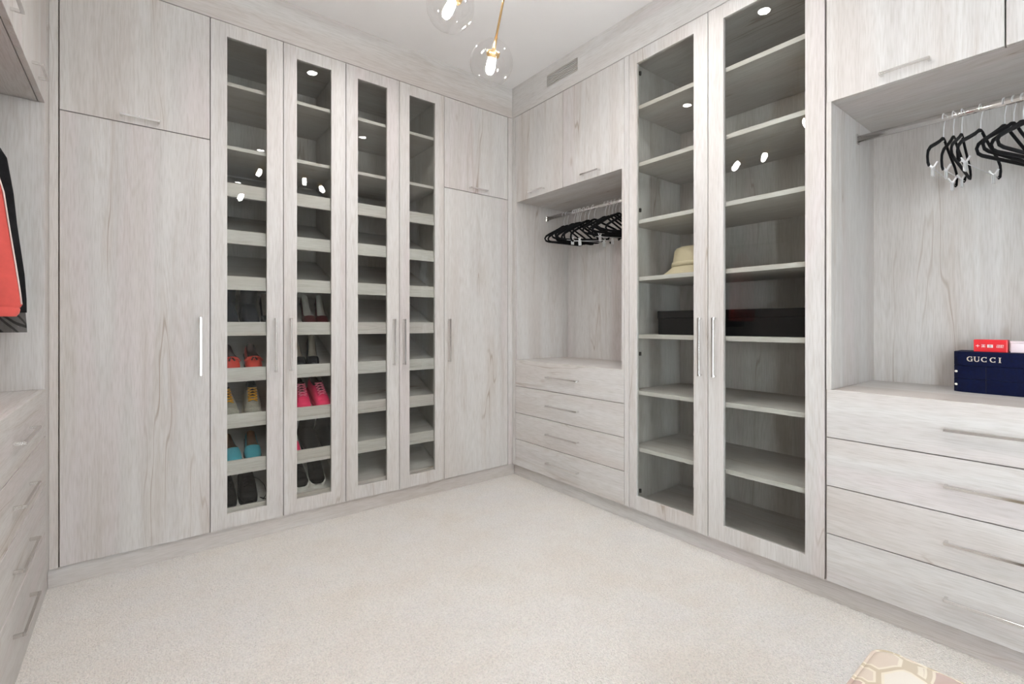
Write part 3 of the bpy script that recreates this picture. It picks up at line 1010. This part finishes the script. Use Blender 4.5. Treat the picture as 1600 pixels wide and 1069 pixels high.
# ------------------------------------------------------------------ shoes
def shoe_geo(st):
    """st rows: y, half width, z bottom, z top, open?, inside z  -> upper faces, inner faces"""
    vs, up, inn = [], [], []
    for (y, w, zb, zt, op, zi) in st:
        h_ = zt - zb
        ring = [(-0.72 * w, zt), (-0.95 * w, zb + 0.65 * h_), (-w, zb + 0.28 * h_), (-0.86 * w, zb), (0, zb), (0.86 * w, zb), (w, zb + 0.28 * h_),
                (0.95 * w, zb + 0.65 * h_), (0.72 * w, zt)]
        if op:
            ring += [(0.60 * w, zi), (0, zi - 0.002), (-0.60 * w, zi)]
        else:
            ring += [(0.40 * w, zt + 0.10 * h_), (0, zt + 0.14 * h_), (-0.40 * w, zt + 0.10 * h_)]
        vs += [(x, y, z) for x, z in ring]
    for i in range(len(st) - 1):
        for k in range(12):
            k2 = (k + 1) % 12
            f = (i * 12 + k, i * 12 + k2, (i + 1) * 12 + k2, (i + 1) * 12 + k)
            if (st[i][4] or st[i + 1][4]) and k >= 8:
                inn.append(f)
            else:
                up.append(f)
    up.append(tuple(range(12)))
    up.append(tuple((len(st) - 1) * 12 + k for k in range(12))[::-1])
    return vs, up, inn


def used(vs, fs):
    ids = sorted({i for f in fs for i in f})
    mp = {a: b for b, a in enumerate(ids)}
    return mesh_from([vs[i] for i in ids], [tuple(mp[i] for i in f) for f in fs])


def sole_mesh(st, t, grow=1.04, lift=False):
    vs, fs = [], []
    for (y, w, zb, zt, op, zi) in st:
        W = w * grow
        z0_ = zb - t if lift else 0.0
        vs += [(-W, y, z0_), (W, y, z0_), (W, y, z0_ + t), (-W, y, z0_ + t)]
    for i in range(len(st) - 1):
        for k in range(4):
            k2 = (k + 1) % 4
            fs.append((i * 4 + k, i * 4 + k2, (i + 1) * 4 + k2, (i + 1) * 4 + k))
    fs.append((0, 1, 2, 3))
    n_ = (len(st) - 1) * 4
    fs.append((n_ + 3, n_ + 2, n_ + 1, n_))
    return mesh_from(vs, fs)


def subsurf(o, lv=1):
    m_ = o.modifiers.new('smooth', 'SUBSURF')
    m_.levels = lv
    m_.render_levels = lv
    return o


LOAFER = [(-0.130, 0.016, 0.008, 0.020, 0, 0), (-0.122, 0.030, 0.008, 0.034, 0, 0), (-0.098, 0.042, 0.008, 0.046, 0, 0), (-0.065, 0.046, 0.008, 0.056, 0, 0),
          (-0.040, 0.045, 0.008, 0.062, 0, 0), (-0.034, 0.044, 0.008, 0.063, 1, 0.016), (0.0, 0.038, 0.008, 0.056, 1, 0.015), (0.06, 0.034, 0.008, 0.056, 1, 0.016),
          (0.105, 0.033, 0.008, 0.064, 1, 0.018), (0.122, 0.026, 0.008, 0.066, 1, 0.02), (0.130, 0.018, 0.008, 0.062, 0, 0)]
FLAT = [(-0.125, 0.018, 0.006, 0.018, 0, 0), (-0.116, 0.031, 0.006, 0.030, 0, 0), (-0.09, 0.042, 0.006, 0.040, 0, 0), (-0.05, 0.045, 0.006, 0.050, 0, 0),
        (-0.030, 0.044, 0.006, 0.054, 0, 0), (-0.026, 0.043, 0.006, 0.055, 1, 0.014), (0.0, 0.037, 0.006, 0.040, 1, 0.012), (0.06, 0.033, 0.006, 0.042, 1, 0.012),
        (0.105, 0.031, 0.006, 0.052, 1, 0.014), (0.118, 0.024, 0.006, 0.052, 1, 0.016), (0.125, 0.016, 0.006, 0.048, 0, 0)]
SNEAK = [(-0.140, 0.020, 0.022, 0.034, 0, 0), (-0.130, 0.034, 0.022, 0.048, 0, 0), (-0.105, 0.044, 0.022, 0.058, 0, 0), (-0.070, 0.047, 0.022, 0.070, 0, 0),
         (-0.030, 0.045, 0.022, 0.086, 0, 0), (0.015, 0.041, 0.022, 0.102, 0, 0), (0.022, 0.040, 0.022, 0.103, 1, 0.050), (0.065, 0.037, 0.022, 0.092, 1, 0.045),
         (0.105, 0.036, 0.022, 0.098, 1, 0.045), (0.128, 0.028, 0.022, 0.106, 1, 0.05), (0.138, 0.020, 0.022, 0.100, 0, 0)]
PUMP = [(-0.120, 0.010, 0.004, 0.014, 0, 0), (-0.112, 0.022, 0.004, 0.026, 0, 0), (-0.092, 0.034, 0.004, 0.036, 0, 0), (-0.050, 0.039, 0.004, 0.046, 0, 0),
        (-0.044, 0.039, 0.004, 0.046, 1, 0.010), (-0.02, 0.036, 0.008, 0.036, 1, 0.015), (0.01, 0.030, 0.028, 0.050, 1, 0.034), (0.055, 0.027, 0.062, 0.092, 1, 0.068),
        (0.085, 0.027, 0.078, 0.122, 1, 0.084), (0.098, 0.020, 0.080, 0.128, 1, 0.088), (0.105, 0.013, 0.080, 0.124, 0, 0)]


def laces(y0, y1, za, zb_, hw, n, r=0.0032):
    gs = []
    for i in range(n):
        f0, f1 = i / n, (i + 0.8) / n
        ya, yb = y0 + (y1 - y0) * f0, y0 + (y1 - y0) * f1
        z_a, z_b = za + (zb_ - za) * f0, za + (zb_ - za) * f1
        for s in (-1, 1):
            gs.append(tube_geo([(-s * hw, ya, z_a - 0.003), (0, (ya + yb) / 2, (z_a + z_b) / 2 + 0.003), (s * hw, yb, z_b - 0.003)], r, 5))
    return join_geo(gs)


def make_shoe(kind, mats, name, u, row, label, group, yaw=0.0, y_off=0.0, roll=0.0):
    z = ROWS[row] - (0.022 if row == 7 else 0.052)
    st = {'loafer': LOAFER, 'flat': FLAT, 'sneaker': SNEAK, 'pump': PUMP, 'boot': SNEAK}[kind]
    half = -st[0][0] + 0.004
    dy = half * math.cos(SLOPE) + 0.004 + y_off
    o = thing(name, (u, Y_LIP + dy, z + dy * math.tan(SLOPE) + 0.0008), label, 'shoe', group)
    o.rotation_mode = 'XYZ'
    o.rotation_euler = (Matrix.Rotation(SLOPE, 3, 'X') @ Matrix.Rotation(yaw, 3, 'Z')).to_euler()
    vs, up, inn = shoe_geo(st)
    subsurf(local('upper', used(vs, up), M[mats['upper']], o))
    subsurf(local('insole', used(vs, inn), M[mats['inner']], o))
    if kind in ('sneaker', 'boot'):
        local('sole', sole_mesh(st, 0.032 if mats['sole'] == 's_white' else 0.024, 1.14 if mats['sole'] == 's_white' else 1.05), M[mats['sole']], o, False)
    elif kind == 'pump':
        gs = []
        vsh, fsh = tube_geo([(0, 0.088, 0.072), (0, 0.092, 0.045), (0, 0.094, 0.0)], [0.016, 0.008, 0.005], 8)
        local('heel', mesh_from(vsh, fsh), M[mats['upper']], o)
        local('sole', sole_mesh(st, 0.0035, 0.96, True), M[mats['sole']], o, False)
    else:
        local('sole', sole_mesh(st, 0.008, 1.03), M[mats['sole']], o, False)
    if kind == 'sneaker':
        local('tongue', mesh_from([(-0.02, -0.035, 0.093), (0.02, -0.035, 0.093), (0.022, 0.03, 0.128), (-0.022, 0.03, 0.128),
                                   (-0.02, -0.035, 0.085), (0.02, -0.035, 0.085), (0.022, 0.036, 0.120), (-0.022, 0.036, 0.120)],
                                  [(0, 1, 2, 3), (7, 6, 5, 4), (0, 4, 5, 1), (1, 5, 6, 2), (2, 6, 7, 3), (3, 7, 4, 0)]), M[mats['inner']], o, False)
        local('laces', laces(-0.068, 0.020, 0.084, 0.124, 0.024, 5), M[mats['lace']], o)
        local('toe_cap', lathe([(0.046, 0.0), (0.044, 0.012), (0.036, 0.022), (0.020, 0.029), (0.0, 0.031)], 20, 1.0, 0.75, cap=False), M[mats['cap']], o, True, (0, -0.098, 0.036))
    if kind == 'boot':
        local('shaft', lathe([(0.046, 0.03), (0.047, 0.09), (0.045, 0.14), (0.048, 0.205), (0.044, 0.207), (0.040, 0.15)], 24, 0.95, 1.25, cap=False), M[mats['upper']], o, True, (0, 0.055, 0.0))
    if kind == 'loafer':
        local('strap', tube([(-0.046, -0.052, 0.044), (-0.03, -0.056, 0.064), (0, -0.058, 0.070), (0.03, -0.056, 0.064), (0.046, -0.052, 0.044)], 0.006, 6, flat=1.0), M[mats['upper']], o)
        local('tassel', join_geo([tube_geo([(s * 0.004, -0.062, 0.072), (s * 0.014, -0.080, 0.063)], 0.0045, 6) for s in (-1, 1)]), M[mats['inner']], o)
    return o


red = dict(upper='s_red', inner='s_maroon', sole='s_maroon')
make_shoe('loafer', red, 'red_loafer', 0.412, 4, 'red suede tassel loafer half hidden by the door stile', 'red loafers', rl(2), y_off=0.015)
make_shoe('loafer', red, 'red_loafer', 0.530, 4, 'red suede tassel loafer fully in view through the glass', 'red loafers', rl(-2), y_off=0.015)
gry = dict(upper='s_grey', inner='s_charcoal', sole='s_cream', lace='s_yellow', cap='s_grey')
make_shoe('sneaker', gry, 'grey_sneaker', 0.392, 5, 'grey sneaker with amber laces half hidden by the door stile', 'grey sneakers', rl(6))
make_shoe('sneaker', gry, 'grey_sneaker', 0.524, 5, 'grey sneaker with amber laces fully in view above the turquoise flats', 'grey sneakers', rl(-5))
tl = dict(upper='s_teal', inner='s_tan', sole='s_charcoal')
make_shoe('flat', tl, 'turquoise_flat', 0.418, 6, 'turquoise slip-on flat half hidden by the door stile', 'turquoise flats', rl(5), y_off=0.015)
make_shoe('flat', tl, 'turquoise_flat', 0.528, 6, 'turquoise slip-on flat fully in view on its shelf', 'turquoise flats', rl(-4), y_off=0.015)
bk = dict(upper='s_black', inner='s_blacklining', sole='s_black', lace='s_blacklining', cap='s_black')
make_shoe('sneaker', bk, 'black_sneaker', 0.392, 7, 'all-black sneaker half hidden by the stile on the bottom shelf', 'black sneakers', rl(0))
sn = make_shoe('sneaker', bk, 'black_sneaker', 0.500, 7, 'all-black sneaker with loose lace under the turquoise flats', 'black sneakers', rl(-3))
local('loose_lace', tube([(0.03, -0.02, 0.10), (0.055, -0.03, 0.09), (0.085, -0.05, 0.055), (0.095, -0.085, 0.02), (0.075, -0.11, 0.006), (0.06, -0.09, 0.006), (0.09, -0.11, 0.004)], 0.0022, 6), M['s_black'], sn)
nv = dict(upper='s_navy', inner='s_blacklining', sole='s_black')
make_shoe('boot', nv, 'ankle_boot', 0.402, 3, 'dark navy ankle boot at the stile above the red loafers', 'dark ankle boots', rl(1))
make_shoe('boot', nv, 'ankle_boot', 0.510, 3, 'dark navy ankle boot in the middle of the shelf above the red loafers', 'dark ankle boots', rl(-1))
pb = dict(upper='s_patent', inner='s_beige', sole='s_black')
make_shoe('pump', pb, 'black_heel', 0.608, 3, 'black heeled shoe beside the ankle boots, cut by the stile', None, rl(3), y_off=0.035)
sq = dict(upper='s_sequin', inner='s_silver', sole='s_black')
make_shoe('pump', sq, 'sequin_pump', 0.838, 3, 'garnet sequinned pump, left one of its pair', 'sequinned pumps', rl(3), y_off=0.035)
make_shoe('pump', sq, 'sequin_pump', 0.920, 3, 'garnet sequinned pump, right one of its pair', 'sequinned pumps', rl(-3), y_off=0.035)
make_shoe('pump', pb, 'patent_pump', 0.780, 4, 'black patent pump with beige insole, left one of its pair', 'patent pumps', rl(3), y_off=0.035)
make_shoe('pump', pb, 'patent_pump', 0.868, 4, 'black patent pump with beige insole, right one of its pair', 'patent pumps', rl(-6), y_off=0.035)
pk = dict(upper='s_pink', inner='s_maroon', sole='s_pink', lace='s_pinklight', cap='s_pink')
make_shoe('sneaker', pk, 'pink_sneaker', 0.792, 5, 'hot pink running shoe, left one of its pair', 'pink running shoes', rl(-2))
make_shoe('sneaker', pk, 'pink_sneaker', 0.900, 5, 'hot pink running shoe, right one of its pair', 'pink running shoes', rl(4))
make_shoe('flat', pk, 'pink_flat', 0.735, 6, 'pink shoe edge beside the black boots', None, rl(0))
bb = dict(upper='s_black', inner='s_blacklining', sole='s_black')
make_shoe('boot', bb, 'black_boot', 0.838, 6, 'black boot, left one of its pair under the pink running shoes', 'black boots', rl(0))
make_shoe('boot', bb, 'black_boot', 0.940, 6, 'black boot, right one of its pair under the pink running shoes', 'black boots', rl(-2))
bw = dict(upper='s_black', inner='s_blacklining', sole='s_white', lace='s_blacklining', cap='s_black')
make_shoe('sneaker', bw, 'white_soled_sneaker', 0.776, 7, 'black sneaker with white sole, left one of its pair on the bottom shelf', 'white-soled sneakers', rl(2), y_off=0.03)
make_shoe('sneaker', bw, 'white_soled_sneaker', 0.886, 7, 'black sneaker with white sole, right one of its pair on the bottom shelf', 'white-soled sneakers', rl(-5), y_off=0.03)

# ------------------------------------------------------------------ ottoman
OX0, OX1, OY0, OY1, OZ = 0.62, 1.362, -0.32, 0.352, 0.452
ot = thing('ottoman', ((OX0 + OX1) / 2, (OY0 + OY1) / 2, 0), 'low ottoman in beige and mauve oval-patterned fabric on the carpet', 'ottoman')
cx_, cy_ = (OX0 + OX1) / 2, (OY0 + OY1) / 2


def rounded(hx, hy, r, z, n=8):
    out = []
    for (sx, sy, a0) in ((1, 1, 0), (-1, 1, 90), (-1, -1, 180), (1, -1, 270)):
        for i in range(n + 1):
            a = math.radians(a0 + 90 * i / n)
            out.append((sx * (hx - r) + r * math.cos(a), sy * (hy - r) + r * math.sin(a), z))
    return out


def loft(rings):
    m = len(rings[0])
    vs = [p for r_ in rings for p in r_]
    fs = []
    for i in range(len(rings) - 1):
        for k in range(m):
            k2 = (k + 1) % m
            fs.append((i * m + k, i * m + k2, (i + 1) * m + k2, (i + 1) * m + k))
    fs.append(tuple(range(m))[::-1])
    fs.append(tuple((len(rings) - 1) * m + k for k in range(m)))
    return mesh_from(vs, fs)


hx, hy = (OX1 - OX0) / 2, (OY1 - OY0) / 2
local('cushion', loft([rounded(hx - 0.006, hy - 0.006, 0.03, 0.335), rounded(hx, hy, 0.035, 0.345), rounded(hx, hy, 0.035, OZ - 0.016), rounded(hx - 0.004, hy - 0.004, 0.034, OZ - 0.006),
                       rounded(hx - 0.014, hy - 0.014, 0.03, OZ), rounded(hx - 0.12, hy - 0.12, 0.03, OZ + 0.010)]), M['otto'], ot, True)
local('piping', tube(rounded(hx, hy, 0.036, OZ - 0.010), 0.005, 6, closed=True), M['otto'], ot)
local('base', loft([rounded(hx - 0.012, hy - 0.012, 0.03, 0.10), rounded(hx - 0.012, hy - 0.012, 0.03, 0.334)]), M['otto'], ot, False)
for sx in (-1, 1):
    for sy in (-1, 1):
        local('leg', lathe([(0.016, 0.0), (0.024, 0.0995)], 14), M['legwood'], ot, True, (sx * (hx - 0.06), sy * (hy - 0.06), 0))
